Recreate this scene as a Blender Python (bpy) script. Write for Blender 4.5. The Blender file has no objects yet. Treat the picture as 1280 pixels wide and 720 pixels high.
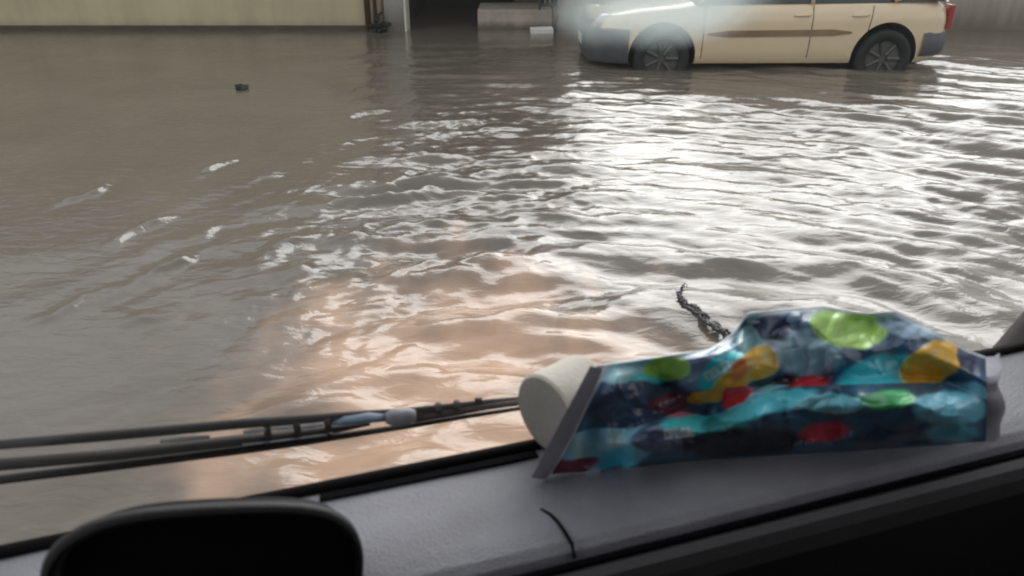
import bpy, bmesh, math, random
import numpy as np
from mathutils import Vector, Matrix, noise

random.seed(7); rng = np.random.default_rng(11)
R = math.radians
sc = bpy.context.scene
col = sc.collection

# ------------------------------------------------------------------ camera geometry (survey of the place)
F = 925.0; CH = 1.5; PITCH = R(26.3); YAW = R(17.5)

def ray(px, py):
    x = (px - 640) / F; yd = (py - 360) / F
    return Vector((x, math.cos(PITCH) - math.sin(PITCH) * yd, -(math.sin(PITCH) + math.cos(PITCH) * yd)))
CAM = Vector((0, 0, CH))
def at_z(px, py, z):
    d = ray(px, py); return CAM + d * ((z - CH) / d.z)
def at_y(px, py, y):
    d = ray(px, py); return CAM + d * (y / d.y)
cY, sY = math.cos(YAW), math.sin(YAW)
def to_loc(p): return Vector((p.x * cY + p.y * sY, -p.x * sY + p.y * cY, p.z))
def cab_z(px, py, z): return to_loc(at_z(px, py, z))
def cab_v(px, py, v):
    d = ray(px, py); dl = Vector((d.x * cY + d.y * sY, -d.x * sY + d.y * cY, d.z))
    return Vector((0, 0, CH)) + dl * (v / dl.y)

# ------------------------------------------------------------------ materials
def nt(name):
    m = bpy.data.materials.new(name); m.use_nodes = True
    t = m.node_tree; b = t.nodes['Principled BSDF']
    return m, t, b
def mat(name, c, rough=0.6, metal=0.0, var=0.0, scale=8.0, bump=0.0, bscale=60.0, spec=0.5, coat=0.0, c2=None, stretch=None):
    m, t, b = nt(name)
    b.inputs['Base Color'].default_value = (*c, 1); b.inputs['Roughness'].default_value = rough
    b.inputs['Metallic'].default_value = metal; b.inputs['Specular IOR Level'].default_value = spec
    if coat: b.inputs['Coat Weight'].default_value = coat; b.inputs['Coat Roughness'].default_value = 0.08
    tc = t.nodes.new('ShaderNodeTexCoord'); src = tc.outputs['Object']
    if stretch:
        mp = t.nodes.new('ShaderNodeMapping'); mp.inputs['Scale'].default_value = stretch
        t.links.new(src, mp.inputs['Vector']); src = mp.outputs['Vector']
    if var or c2:
        n = t.nodes.new('ShaderNodeTexNoise'); n.inputs['Scale'].default_value = scale
        n.inputs['Detail'].default_value = 8; n.inputs['Roughness'].default_value = 0.65
        t.links.new(src, n.inputs['Vector'])
        r = t.nodes.new('ShaderNodeValToRGB')
        r.color_ramp.elements[0].position = 0.3; r.color_ramp.elements[1].position = 0.7
        a = c2 if c2 else tuple(x * (1 - var) for x in c)
        r.color_ramp.elements[0].color = (*a, 1)
        r.color_ramp.elements[1].color = (*(min(1, x * (1 + var)) for x in c), 1)
        t.links.new(n.outputs['Fac'], r.inputs['Fac']); t.links.new(r.outputs['Color'], b.inputs['Base Color'])
    if bump:
        n2 = t.nodes.new('ShaderNodeTexNoise'); n2.inputs['Scale'].default_value = bscale; n2.inputs['Detail'].default_value = 5
        t.links.new(src, n2.inputs['Vector'])
        bp = t.nodes.new('ShaderNodeBump'); bp.inputs['Strength'].default_value = bump; bp.inputs['Distance'].default_value = 0.01
        t.links.new(n2.outputs['Fac'], bp.inputs['Height']); t.links.new(bp.outputs['Normal'], b.inputs['Normal'])
    return m

M = {}
M['dash'] = mat('dash_plastic', (0.29, 0.285, 0.32), 0.5, var=0.16, scale=9, bump=0.4, bscale=380)
M['dash_dark'] = mat('dash_dark', (0.003, 0.003, 0.004), 0.6, bump=0.2, bscale=300)
M['slot'] = mat('slot_black', (0.004, 0.004, 0.005), 0.95, spec=.1)
M['rubber'] = mat('rubber', (0.006, 0.004, 0.004), 0.85, spec=.15)
M['hood'] = mat('hood_plastic', (0.035, 0.034, 0.037), 0.6, var=0.1, bump=0.2, bscale=400)
M['gauge'] = mat('gauge', (0.002, 0.002, 0.003), 0.6, spec=.2)
M['wiper'] = mat('wiper_black', (0.022, 0.014, 0.012), 0.55, var=0.3, scale=40)
M['wiper_grey'] = mat('wiper_grey', (0.27, 0.265, 0.30), 0.45, var=0.2, scale=30)
M['wiper_blue'] = mat('wiper_blue', (0.20, 0.27, 0.36), 0.4, var=0.2, scale=30)
M['paint_own'] = mat('own_paint', (0.55, 0.52, 0.48), 0.35, coat=0.5)
M['liner'] = mat('headliner', (0.16, 0.15, 0.15), 0.9, var=0.1)
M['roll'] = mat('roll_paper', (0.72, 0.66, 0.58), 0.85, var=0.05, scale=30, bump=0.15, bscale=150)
M['roll_end_shaded'] = mat('roll_end_shaded', (0.35, 0.33, 0.295), 0.85, var=0.07, scale=40, bump=0.15, bscale=180)  # end face of the roll, its shade put into a darker paper colour
M['wall'] = mat('render_wall', (0.56, 0.48, 0.31), 0.85, var=0.12, scale=0.9, bump=0.2, bscale=40)
def stain_wall(m, z0, z1, amt):
    t = m.node_tree; b = t.nodes['Principled BSDF']; src = b.inputs['Base Color'].links[0].from_socket
    tc = t.nodes.new('ShaderNodeTexCoord'); mp = t.nodes.new('ShaderNodeMapping'); mp.inputs['Scale'].default_value = (3.2, 3.2, .5)
    n = t.nodes.new('ShaderNodeTexNoise'); n.inputs['Scale'].default_value = 1.6; n.inputs['Detail'].default_value = 7
    t.links.new(tc.outputs['Object'], mp.inputs['Vector']); t.links.new(mp.outputs['Vector'], n.inputs['Vector'])
    sp = t.nodes.new('ShaderNodeSeparateXYZ'); t.links.new(tc.outputs['Object'], sp.inputs[0])
    mr = t.nodes.new('ShaderNodeMapRange'); mr.inputs['From Min'].default_value = z0; mr.inputs['From Max'].default_value = z1; mr.inputs['To Min'].default_value = .75; mr.inputs['To Max'].default_value = 0
    t.links.new(sp.outputs['Z'], mr.inputs['Value'])
    ad = t.nodes.new('ShaderNodeMath'); ad.operation = 'ADD'; t.links.new(mr.outputs['Result'], ad.inputs[0]); t.links.new(n.outputs['Fac'], ad.inputs[1])
    m2 = t.nodes.new('ShaderNodeMapRange'); m2.inputs['From Min'].default_value = .5; m2.inputs['From Max'].default_value = 1.15; m2.inputs['To Max'].default_value = amt
    t.links.new(ad.outputs[0], m2.inputs['Value'])
    mx = t.nodes.new('ShaderNodeMix'); mx.data_type = 'RGBA'; mx.inputs['B'].default_value = (.09, .072, .048, 1)
    t.links.new(m2.outputs['Result'], mx.inputs['Factor']); t.links.new(src, mx.inputs['A']); t.links.new(mx.outputs['Result'], b.inputs['Base Color'])
stain_wall(M['wall'], .2, .40, .35)
M['wall_grime'] = mat('wall_grime', (0.085, 0.07, 0.05), 0.8, var=0.35, scale=3, stretch=(1, 1, 6))
M['wall2'] = mat('render_wall_grey', (0.42, 0.37, 0.31), 0.85, var=0.15, scale=1.2, bump=0.2, bscale=40)
M['pillar'] = mat('pillar_plaster', (0.34, 0.325, 0.30), 0.8, var=0.14, scale=2.0, stretch=(1, 1, .4))
stain_wall(M['wall2'], .2, .7, .7); stain_wall(M['pillar'], .2, .6, .7)
M['pillar_edge'] = mat('pillar_edge', (0.72, 0.69, 0.60), 0.8, var=0.1)
M['pipe_dark'] = mat('pipe_dark', (0.10, 0.055, 0.032), 0.6, var=0.3, scale=5)
M['pipe_pale'] = mat('pipe_pale', (0.52, 0.40, 0.27), 0.5, var=0.15, scale=6)
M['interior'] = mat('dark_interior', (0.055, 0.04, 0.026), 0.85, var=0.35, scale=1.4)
M['wood'] = mat('brown_panel', (0.12, 0.075, 0.045), 0.7, var=0.3, scale=3, stretch=(6, 6, .6))
M['concrete'] = mat('concrete', (0.50, 0.43, 0.36), 0.8, var=0.2, scale=3, bump=0.2, bscale=50); stain_wall(M['concrete'], .2, .32, .8)
M['board'] = mat('white_board', (0.80, 0.78, 0.74), 0.6, var=0.05)
M['iron'] = mat('iron', (0.030, 0.026, 0.024), 0.6, var=0.3, scale=10)
M['iron_pale'] = mat('iron_pale', (0.50, 0.47, 0.42), 0.6, var=0.2, scale=10)
M['roof'] = mat('roof_sheet', (0.20, 0.12, 0.09), 0.7, var=0.25, scale=4)
M['debris'] = mat('wet_debris', (0.012, 0.010, 0.011), 0.5, var=0.5, scale=25, bump=0.6, bscale=60)
M['car'] = mat('car_paint', (0.80, 0.63, 0.42), 0.32, var=0.05, scale=1.2, coat=0.9)
M['car_mould'] = mat('car_moulding', (0.26, 0.17, 0.10), 0.5, var=0.2, scale=3)
M['car_bumper'] = mat('car_bumper', (0.085, 0.085, 0.095), 0.55, var=0.15, scale=5)
M['car_glass'] = mat('car_glass', (0.02, 0.028, 0.03), 0.05, spec=0.8)
M['car_dark'] = mat('car_underside', (0.012, 0.010, 0.009), 0.8)
M['tyre'] = mat('tyre', (0.020, 0.019, 0.019), 0.75, var=0.3, scale=12, bump=0.3, bscale=40)
M['rim'] = mat('rim', (0.10, 0.095, 0.09), 0.45, metal=0.3, var=0.2, scale=8)
M['lamp'] = mat('lamp_lens', (0.60, 0.60, 0.58), 0.08, spec=0.8)
M['plate'] = mat('plain_plate', (0.6, 0.58, 0.5), 0.5)

def painted(name, rough, spec=0.5):
    m, t, b = nt(name)
    a = t.nodes.new('ShaderNodeVertexColor'); a.layer_name = 'print'
    n = t.nodes.new('ShaderNodeTexNoise'); n.inputs['Scale'].default_value = 22; n.inputs['Detail'].default_value = 2
    tc = t.nodes.new('ShaderNodeTexCoord'); t.links.new(tc.outputs['Object'], n.inputs['Vector'])
    bp = t.nodes.new('ShaderNodeBump'); bp.inputs['Strength'].default_value = 0.25; bp.inputs['Distance'].default_value = 0.006
    t.links.new(n.outputs['Fac'], bp.inputs['Height']); t.links.new(bp.outputs['Normal'], b.inputs['Normal'])
    t.links.new(a.outputs['Color'], b.inputs['Base Color'])
    b.inputs['Roughness'].default_value = rough; b.inputs['Specular IOR Level'].default_value = spec
    b.inputs['Coat Weight'].default_value = .35; b.inputs['Coat Roughness'].default_value = .2
    return m
M['bag'] = painted('bag_film', 0.30, 0.5)

def glass_mat():
    m, t, b = nt('windscreen_glass'); t.nodes.remove(b)
    out = t.nodes['Material Output']
    tr = t.nodes.new('ShaderNodeBsdfTransparent'); tr.inputs['Color'].default_value = (0.95, 0.97, 0.965, 1)
    gl = t.nodes.new('ShaderNodeBsdfGlossy'); gl.inputs['Roughness'].default_value = 0.02
    lw = t.nodes.new('ShaderNodeLayerWeight'); lw.inputs['Blend'].default_value = 0.5
    pw = t.nodes.new('ShaderNodeMath'); pw.operation = 'POWER'; pw.inputs[1].default_value = 4.0
    ma = t.nodes.new('ShaderNodeMath'); ma.operation = 'MULTIPLY_ADD'; ma.inputs[1].default_value = 0.6; ma.inputs[2].default_value = 0.05
    mx = t.nodes.new('ShaderNodeMixShader')
    t.links.new(lw.outputs['Facing'], pw.inputs[0]); t.links.new(pw.outputs[0], ma.inputs[0])
    t.links.new(ma.outputs[0], mx.inputs['Fac']); t.links.new(tr.outputs[0], mx.inputs[1]); t.links.new(gl.outputs[0], mx.inputs[2])
    # reflected glare put into the pane as a pale upper-right patch; trace of dust elsewhere
    tc = t.nodes.new('ShaderNodeTexCoord'); vd = t.nodes.new('ShaderNodeVectorMath'); vd.operation = 'SUBTRACT'; vd.inputs[1].default_value = GLARE
    vs = t.nodes.new('ShaderNodeVectorMath'); vs.operation = 'MULTIPLY'; vs.inputs[1].default_value = (1 / .115, 1 / .07, 1 / .037)
    vl = t.nodes.new('ShaderNodeVectorMath'); vl.operation = 'LENGTH'
    nz = t.nodes.new('ShaderNodeTexNoise'); nz.inputs['Scale'].default_value = 14; nz.inputs['Detail'].default_value = 4
    t.links.new(tc.outputs['Object'], vd.inputs[0]); t.links.new(vd.outputs[0], vs.inputs[0]); t.links.new(vs.outputs[0], vl.inputs[0]); t.links.new(tc.outputs['Object'], nz.inputs['Vector'])
    aa = t.nodes.new('ShaderNodeMath'); aa.operation = 'MULTIPLY_ADD'; aa.inputs[1].default_value = .9; aa.inputs[2].default_value = -.45
    t.links.new(nz.outputs['Fac'], aa.inputs[0])
    ab = t.nodes.new('ShaderNodeMath'); ab.operation = 'ADD'; t.links.new(vl.outputs['Value'], ab.inputs[0]); t.links.new(aa.outputs[0], ab.inputs[1])
    mr = t.nodes.new('ShaderNodeMapRange'); mr.interpolation_type = 'SMOOTHSTEP'; mr.inputs['From Min'].default_value = 1.15; mr.inputs['From Max'].default_value = .25
    mr.inputs['To Min'].default_value = .012; mr.inputs['To Max'].default_value = .72
    t.links.new(ab.outputs[0], mr.inputs['Value'])
    tl = t.nodes.new('ShaderNodeBsdfTranslucent'); tl.inputs['Color'].default_value = (.50, .58, .58, 1)
    m2 = t.nodes.new('ShaderNodeMixShader'); t.links.new(mr.outputs['Result'], m2.inputs['Fac']); t.links.new(mx.outputs[0], m2.inputs[1]); t.links.new(tl.outputs[0], m2.inputs[2])
    t.links.new(m2.outputs[0], out.inputs['Surface'])
    return m
GB = (.875, .755); GS = math.tan(R(70))
def on_glass(px, py, off):
    d = ray(px, py); dl = Vector((d.x * cY + d.y * sY, -d.x * sY + d.y * cY, d.z))
    C = GB[0] + GB[1] / GS + off
    t = (C - CH / GS) / (dl.y + dl.z / GS); return Vector((0, 0, CH)) + dl * t
GLARE = on_glass(836, 12, 0)
M['glass'] = glass_mat()

# ------------------------------------------------------------------ helpers
def link(o, parent=None):
    col.objects.link(o)
    if parent is not None: o.parent = parent
    return o
def tag(o, label=None, cat=None, group=None, kind=None):
    if label: o['label'] = label
    if cat: o['category'] = cat
    if group: o['group'] = group
    if kind: o['kind'] = kind
    return o
def empty(name, loc=(0, 0, 0), rz=0.0):
    o = bpy.data.objects.new(name, None); o.location = loc; o.rotation_euler = (0, 0, rz); o.empty_display_size = 0.2
    return link(o)
def obj(name, bm, m, parent=None, smooth=False, bevel=0.0):
    if bevel:
        bmesh.ops.bevel(bm, geom=[e for e in bm.edges], offset=bevel, segments=2, profile=0.6, affect='EDGES')
    bmesh.ops.recalc_face_normals(bm, faces=bm.faces)
    me = bpy.data.meshes.new(name); bm.to_mesh(me); bm.free()
    for x in (m if isinstance(m, (list, tuple)) else [m]): me.materials.append(x)
    if smooth:
        me.polygons.foreach_set('use_smooth', [True] * len(me.polygons))
    o = bpy.data.objects.new(name, me)
    return link(o, parent)
def box(bm, x0, x1, y0, y1, z0, z1, mi=0):
    vs = [bm.verts.new((x, y, z)) for x in (x0, x1) for y in (y0, y1) for z in (z0, z1)]
    for f in ((0, 1, 3, 2), (4, 6, 7, 5), (0, 4, 5, 1), (2, 3, 7, 6), (0, 2, 6, 4), (1, 5, 7, 3)):
        bm.faces.new([vs[i] for i in f]).material_index = mi
    return vs
def tube(bm, pts, radii, seg=10, caps=True, flat=None):
    """tapered tube along pts; flat=(scale along local up)"""
    pts = [Vector(p) for p in pts]; rings = []
    if not isinstance(radii, (list, tuple)): radii = [radii] * len(pts)
    for i, p in enumerate(pts):
        d = (pts[min(i + 1, len(pts) - 1)] - pts[max(i - 1, 0)]).normalized()
        up = Vector((0, 0, 1)) if abs(d.z) < 0.9 else Vector((1, 0, 0))
        s = d.cross(up).normalized(); u = s.cross(d).normalized()
        f = flat if flat else 1.0
        rings.append([bm.verts.new(p + s * math.cos(a) * radii[i] + u * math.sin(a) * radii[i] * f)
                      for a in [2 * math.pi * k / seg for k in range(seg)]])
    for a, b in zip(rings, rings[1:]):
        for k in range(seg): bm.faces.new((a[k], a[(k + 1) % seg], b[(k + 1) % seg], b[k]))
    if caps: bm.faces.new(rings[0][::-1]); bm.faces.new(rings[-1])
def prism(bm, poly, a, b, axis='u'):
    """poly in the plane across the axis; extruded from a to b. axis 'u': poly=(v,z); axis 'v': poly=(u,z)"""
    mk = (lambda p, s: (s, p[0], p[1])) if axis == 'u' else (lambda p, s: (p[0], s, p[1]))
    A = [bm.verts.new(mk(p, a)) for p in poly]; B = [bm.verts.new(mk(p, b)) for p in poly]
    n = len(poly)
    for i in range(n): bm.faces.new((A[i], A[(i + 1) % n], B[(i + 1) % n], B[i]))
    bm.faces.new(A[::-1]); bm.faces.new(B)
def grid_mesh(name, P, m, parent=None, colors=None, smooth=True):
    """P: (ny,nx,3) array"""
    ny, nx = P.shape[:2]
    me = bpy.data.meshes.new(name)
    idx = np.arange(ny * nx).reshape(ny, nx)
    q = np.stack([idx[:-1, :-1], idx[:-1, 1:], idx[1:, 1:], idx[1:, :-1]], -1).reshape(-1, 4)
    me.vertices.add(ny * nx); me.vertices.foreach_set('co', P.reshape(-1).astype(np.float32))
    me.loops.add(q.size); me.loops.foreach_set('vertex_index', q.reshape(-1).astype(np.int32))
    me.polygons.add(len(q)); me.polygons.foreach_set('loop_start', np.arange(0, q.size, 4, dtype=np.int32))
    me.polygons.foreach_set('loop_total', np.full(len(q), 4, dtype=np.int32))
    me.polygons.foreach_set('use_smooth', np.full(len(q), smooth))
    me.update(); me.validate()
    me.materials.append(m)
    if colors is not None:
        ca = me.color_attributes.new('print', 'FLOAT_COLOR', 'POINT')
        c4 = np.concatenate([(colors * np.minimum(2.1, .82 / np.maximum(colors.max(-1, keepdims=True), 1e-3)) + .012).reshape(-1, 3), np.ones((ny * nx, 1))], 1)
        ca.data.foreach_set('color', c4.reshape(-1).astype(np.float32))
    o = bpy.data.objects.new(name, me)
    return link(o, parent)
def sstep(a, b, x):
    t = np.clip((x - a) / (b - a), 0, 1); return t * t * (3 - 2 * t)

# ------------------------------------------------------------------ flood water
def axis_coords(lo, hi, step, far, grow=1.18):
    c = list(np.arange(lo, hi + 1e-6, step)); s = step
    while c[-1] < far: s *= grow; c.append(c[-1] + s)
    s = step
    while c[0] > -far: s *= grow; c.insert(0, c[0] - s)
    return np.array(c)
def fbm2(X, Y, freq, oct=4, seed=0):
    """cheap smooth value noise on numpy grids"""
    out = np.zeros_like(X); amp = 1.0; tot = 0.0
    for o in range(oct):
        g = np.random.default_rng(seed * 31 + o).random((256, 256)) * 2 - 1
        u = X * freq * 2 ** o + 57.3 * o + 1000; v = Y * freq * 2 ** o + 19.7 * o + 1000
        iu = np.floor(u).astype(int); iv = np.floor(v).astype(int)
        fu = u - iu; fv = v - iv; fu = fu * fu * (3 - 2 * fu); fv = fv * fv * (3 - 2 * fv)
        a = g[iu % 256, iv % 256]; b = g[(iu + 1) % 256, iv % 256]; c = g[iu % 256, (iv + 1) % 256]; d = g[(iu + 1) % 256, (iv + 1) % 256]
        out += amp * ((a * (1 - fu) + b * fu) * (1 - fv) + (c * (1 - fu) + d * fu) * fv); tot += amp; amp *= 0.5
    return out / tot
xs = axis_coords(-4.5, 6.0, 0.018, 3000); ys = axis_coords(1.0, 9.6, 0.018, 3000)
X, Y = np.meshgrid(xs, ys)
near = (X > -14) & (X < 16) & (Y > -4) & (Y < 22)
wx = X + 0.13 * fbm2(X, Y, 1.3, 3, 3); wy = Y + 0.13 * fbm2(X, Y, 1.3, 3, 4)
xb = -1.10 - 0.28 * np.maximum(0, Y - 5.2) + 0.35 * fbm2(X, Y, 0.8, 3, 9)
Mk = sstep(-0.45, 0.55, X - xb) * (0.65 + 0.5 * fbm2(X, Y, 0.7, 3, 21)) * (1 - 0.55 * sstep(4.5, 8.5, Y)) * (.78 + .22 * sstep(2.6, 5.0, Y)) * (.75 + .6 * np.clip(fbm2(X, Y, 2.1, 2, 33) + .2, 0, 1)) * (1 - sstep(9.5, 14, Y))
Hh = np.zeros_like(X)
for i in range(84):                                    # choppy wake, crests mostly across the view
    lam = 0.07 * (10.0 ** rng.random()); a = rng.normal(0, 0.5)
    k = 2 * math.pi / lam
    ph = k * (math.sin(a) * wx + math.cos(a) * wy) + rng.random() * 6.28
    sl = 0.038 * (lam / 0.3) ** 0.45 * (.7 if lam < .11 else 1.0)
    if i % 3:                                          # arcs spreading from the bow of the van
        c0x, c0y = rng.normal(.15, .55), rng.normal(.5, .35); ph = k * np.hypot((wx - c0x) * 1.05, wy - c0y) + rng.random() * 6.28
        sl *= 1.25 if lam > .16 else .8
    s = np.sin(ph); Hh += Mk * sl / k * 1.3 * (s + 0.25 * np.cos(2 * ph))
env = np.exp(-((X - xb + 0.2) / 0.55) ** 2) * sstep(1.2, 2.2, Y) * (1 - sstep(4.8, 6.3, Y))
Mc = np.exp(-((X + .35) / .9) ** 2) * sstep(2.0, 3.2, Y) * (1 - sstep(6.5, 8.5, Y)) * (.3 + 1.1 * np.clip(fbm2(X, Y, 1.6, 3, 71) + .35, 0, 1))
for i in range(46):                                    # short broken chop curling round the wake
    lam = 0.06 * (4.0 ** rng.random()); k = 2 * math.pi / lam; a = rng.normal(-.35, .75)
    ph = k * (math.sin(a) * wx + math.cos(a) * wy + .25 * (wx + .2) ** 2) + rng.random() * 6.28
    Hh += Mc * .030 / k * (np.sin(ph) + .3 * np.cos(2 * ph))
for lam, a, amp in ((0.42, 1.13, .075), (0.30, 1.0, .06), (0.55, 1.25, .06), (0.21, 1.2, .035)):   # diagonal bow waves on the left
    k = 2 * math.pi / lam
    pk = env * (0.5 + 1.3 * np.clip(fbm2(X * .9 - Y * .4, Y * .5, 1.1, 2, int(lam * 100)), -.3, 1)) * (.25 + 1.5 * np.clip(fbm2(X, Y, 3.4, 3, 90 + int(lam * 100)) + .25, 0, 1))
    Hh += pk * 1.5 * amp / k * np.sin(k * (-math.sin(a) * wx + math.cos(a) * wy) + lam * 40)
for i in range(14):                                    # gentle swell everywhere
    lam = 0.5 * (4 ** rng.random()); a = rng.normal(0, 0.9); k = 2 * math.pi / lam
    Hh += near * 0.0065 / k * np.sin(k * (math.sin(a) * wx + math.cos(a) * wy) + rng.random() * 6.28)
for (ax, ay), (bx_, by_), hh in (((325, 331), (408, 298), .034), ((362, 350), (412, 322), .030), ((370, 373), (404, 361), .026), ((393, 273), (418, 258), .022), ((428, 263), (492, 240), .036), ((450, 226), (472, 213), .022),
        ((470, 236), (522, 207), .036), ((437, 302), (472, 280), .026), ((440, 354), (482, 328), .028), ((445, 181), (464, 170), .026), ((416, 121), (452, 111), .03), ((440, 147), (492, 134), .034), ((500, 255), (560, 232), .03), ((455, 385), (500, 352), .026),
        ((150, 304), (216, 268), .034), ((196, 348), (252, 318), .030), ((90, 252), (152, 222), .034), ((238, 222), (292, 200), .030), ((60, 400), (130, 366), .026), ((170, 420), (230, 396), .022), ((255, 300), (300, 280), .024)):
    a_ = at_z(ax, ay, 0); b2_ = at_z(bx_, by_, 0); Lx, Ly = b2_.x - a_.x, b2_.y - a_.y; Ln = math.hypot(Lx, Ly); Lx /= Ln; Ly /= Ln
    al = ((wx - a_.x) * Lx + (wy - a_.y) * Ly) / Ln; pe = (wx - a_.x) * Ly - (wy - a_.y) * Lx
    pe = pe + .035 * np.sin(al * 5 + ax); wd = .026 + .002 * (a_.y)
    Hh += hh * .62 * sstep(-.35, .3, al) * (1 - sstep(.65, 1.4, al)) * np.exp(-np.where(pe > 0, pe / wd, pe / (wd * 2.4)) ** 2) * np.clip(.85 + .9 * fbm2(X, Y, 9.0, 3, 44), .2, 1.5)
Hh += near * Mk * 0.006 * fbm2(X, Y, 7.0, 3, 5)
Hh = np.where(near, Hh, 0)
Pw = np.stack([X, Y, Hh], -1)

def water_mat():
    m, t, b = nt('flood_water')
    N = t.nodes; L = t.links
    tc = N.new('ShaderNodeTexCoord')
    n1 = N.new('ShaderNodeTexNoise'); n1.inputs['Scale'].default_value = 0.9; n1.inputs['Detail'].default_value = 6; n1.inputs['Distortion'].default_value = 0.8
    L.new(tc.outputs['Object'], n1.inputs['Vector'])
    r1 = N.new('ShaderNodeValToRGB'); r1.color_ramp.elements[0].position = .3; r1.color_ramp.elements[1].position = .75
    r1.color_ramp.elements[0].color = (0.142, 0.117, 0.096, 1); r1.color_ramp.elements[1].color = (0.188, 0.158, 0.130, 1)
    L.new(n1.outputs['Fac'], r1.inputs['Fac'])
    # warm lamp glow on the muddy water, painted as a peach patch in its colour
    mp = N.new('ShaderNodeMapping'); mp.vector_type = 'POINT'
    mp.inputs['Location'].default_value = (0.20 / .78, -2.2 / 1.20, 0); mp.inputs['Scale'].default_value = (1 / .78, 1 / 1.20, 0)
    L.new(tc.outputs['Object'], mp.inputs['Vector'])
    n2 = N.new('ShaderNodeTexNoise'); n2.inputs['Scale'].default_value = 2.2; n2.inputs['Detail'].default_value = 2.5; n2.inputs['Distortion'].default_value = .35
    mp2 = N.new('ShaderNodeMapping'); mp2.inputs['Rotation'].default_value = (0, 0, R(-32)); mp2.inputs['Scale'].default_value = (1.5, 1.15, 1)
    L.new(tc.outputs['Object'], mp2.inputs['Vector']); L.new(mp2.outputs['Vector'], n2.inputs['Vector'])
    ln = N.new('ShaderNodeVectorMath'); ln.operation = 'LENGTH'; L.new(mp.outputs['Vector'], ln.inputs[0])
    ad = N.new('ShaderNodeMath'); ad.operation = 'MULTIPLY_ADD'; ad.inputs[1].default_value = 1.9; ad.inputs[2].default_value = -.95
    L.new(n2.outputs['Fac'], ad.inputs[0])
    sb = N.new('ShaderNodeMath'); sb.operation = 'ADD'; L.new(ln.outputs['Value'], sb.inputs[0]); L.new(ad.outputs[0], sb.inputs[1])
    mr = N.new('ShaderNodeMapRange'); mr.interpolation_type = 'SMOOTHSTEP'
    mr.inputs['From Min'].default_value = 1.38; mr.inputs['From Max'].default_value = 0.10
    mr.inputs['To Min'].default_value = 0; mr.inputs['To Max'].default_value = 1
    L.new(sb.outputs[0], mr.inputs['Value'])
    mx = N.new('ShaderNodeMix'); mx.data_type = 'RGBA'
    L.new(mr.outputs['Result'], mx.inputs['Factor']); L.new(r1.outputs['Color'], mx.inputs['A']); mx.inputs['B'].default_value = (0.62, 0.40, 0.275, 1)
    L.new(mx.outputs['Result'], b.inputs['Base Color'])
    b.inputs['Roughness'].default_value = 0.13; b.inputs['IOR'].default_value = 1.45
    b.inputs['Specular IOR Level'].default_value = 0.6
    n3 = N.new('ShaderNodeTexNoise'); n3.inputs['Scale'].default_value = 13; n3.inputs['Detail'].default_value = 4; n3.inputs['Distortion'].default_value = 0.6
    mp3 = N.new('ShaderNodeMapping'); mp3.inputs['Scale'].default_value = (0.6, 1.2, 1)
    L.new(tc.outputs['Object'], mp3.inputs['Vector']); L.new(mp3.outputs['Vector'], n3.inputs['Vector'])
    bp = N.new('ShaderNodeBump'); bp.inputs['Strength'].default_value = 0.28; bp.inputs['Distance'].default_value = 0.02
    L.new(n3.outputs['Fac'], bp.inputs['Height']); L.new(bp.outputs['Normal'], b.inputs['Normal'])
    return m
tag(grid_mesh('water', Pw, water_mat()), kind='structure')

# the drowned street under the water
bm = bmesh.new(); bmesh.ops.create_grid(bm, x_segments=8, y_segments=8, size=2500)
g = obj('road', bm, mat('wet_asphalt', (0.05, 0.048, 0.045), 0.7, var=0.2, scale=2)); g.location.z = -0.22; tag(g, kind='structure')

# ------------------------------------------------------------------ building behind
def wx_at(px, y=12.03): return at_y(px, 20, y).x
YB = 12.03
house = empty('house', (wx_at(460), YB, -0.2)); hx, hy, hz = house.location
tag(house, 'beige rendered house front with pipes, pale pillar and dark open bay at the water edge', 'house')
def hb(name, x0, x1, y0, y1, z0, z1, m, bevel=0.0, parent=house):
    b = bmesh.new(); box(b, x0 - hx, x1 - hx, y0 - hy, y1 - hy, z0 - hz, z1 - hz)
    return obj(name, b, m, parent, bevel=bevel)
xo0, xo1 = wx_at(508), wx_at(692)
wl = hb('wall', -11.0, wx_at(481), YB, YB + .3, -.2, 3.6, M['wall'])
hb('plinth', -11.0, wx_at(478), YB - .03, YB - .002, -.2, .075, M['wall_grime'])
hb('pillar', wx_at(482), wx_at(506.5), YB - .12, YB + .3, -.2, 3.6, M['pillar'], .012)
hb('pillar_trim', wx_at(506.6), wx_at(509), YB - .14, YB + .28, -.2, 2.7, M['pillar_edge'], .004)
hb('lintel', wx_at(509.2), wx_at(705), YB + .02, YB + .3, 2.6, 3.6, M['wall'])
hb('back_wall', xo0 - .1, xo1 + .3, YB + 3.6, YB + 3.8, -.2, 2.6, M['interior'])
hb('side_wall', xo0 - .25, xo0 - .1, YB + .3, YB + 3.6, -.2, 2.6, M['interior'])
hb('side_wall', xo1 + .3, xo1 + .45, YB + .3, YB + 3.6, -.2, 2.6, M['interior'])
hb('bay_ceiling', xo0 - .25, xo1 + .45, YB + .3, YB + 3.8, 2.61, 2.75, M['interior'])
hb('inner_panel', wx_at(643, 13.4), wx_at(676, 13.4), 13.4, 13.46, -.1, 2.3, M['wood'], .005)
hb('roof', -11.4, wx_at(712), YB - .35, YB + 5.5, 3.61, 3.76, M['roof'])
for px, r, m in ((461, .045, 'pipe_dark'), (467, .028, 'pipe_pale'), (471.5, .036, 'pipe_dark'), (476, .042, 'pipe_pale')):
    b = bmesh.new(); tube(b, [(wx_at(px) - hx, -.09, 0), (wx_at(px) - hx, -.09, 3.7)], r, 12)
    obj('drainpipe', b, M[m], house, True)
b = bmesh.new()
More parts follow.
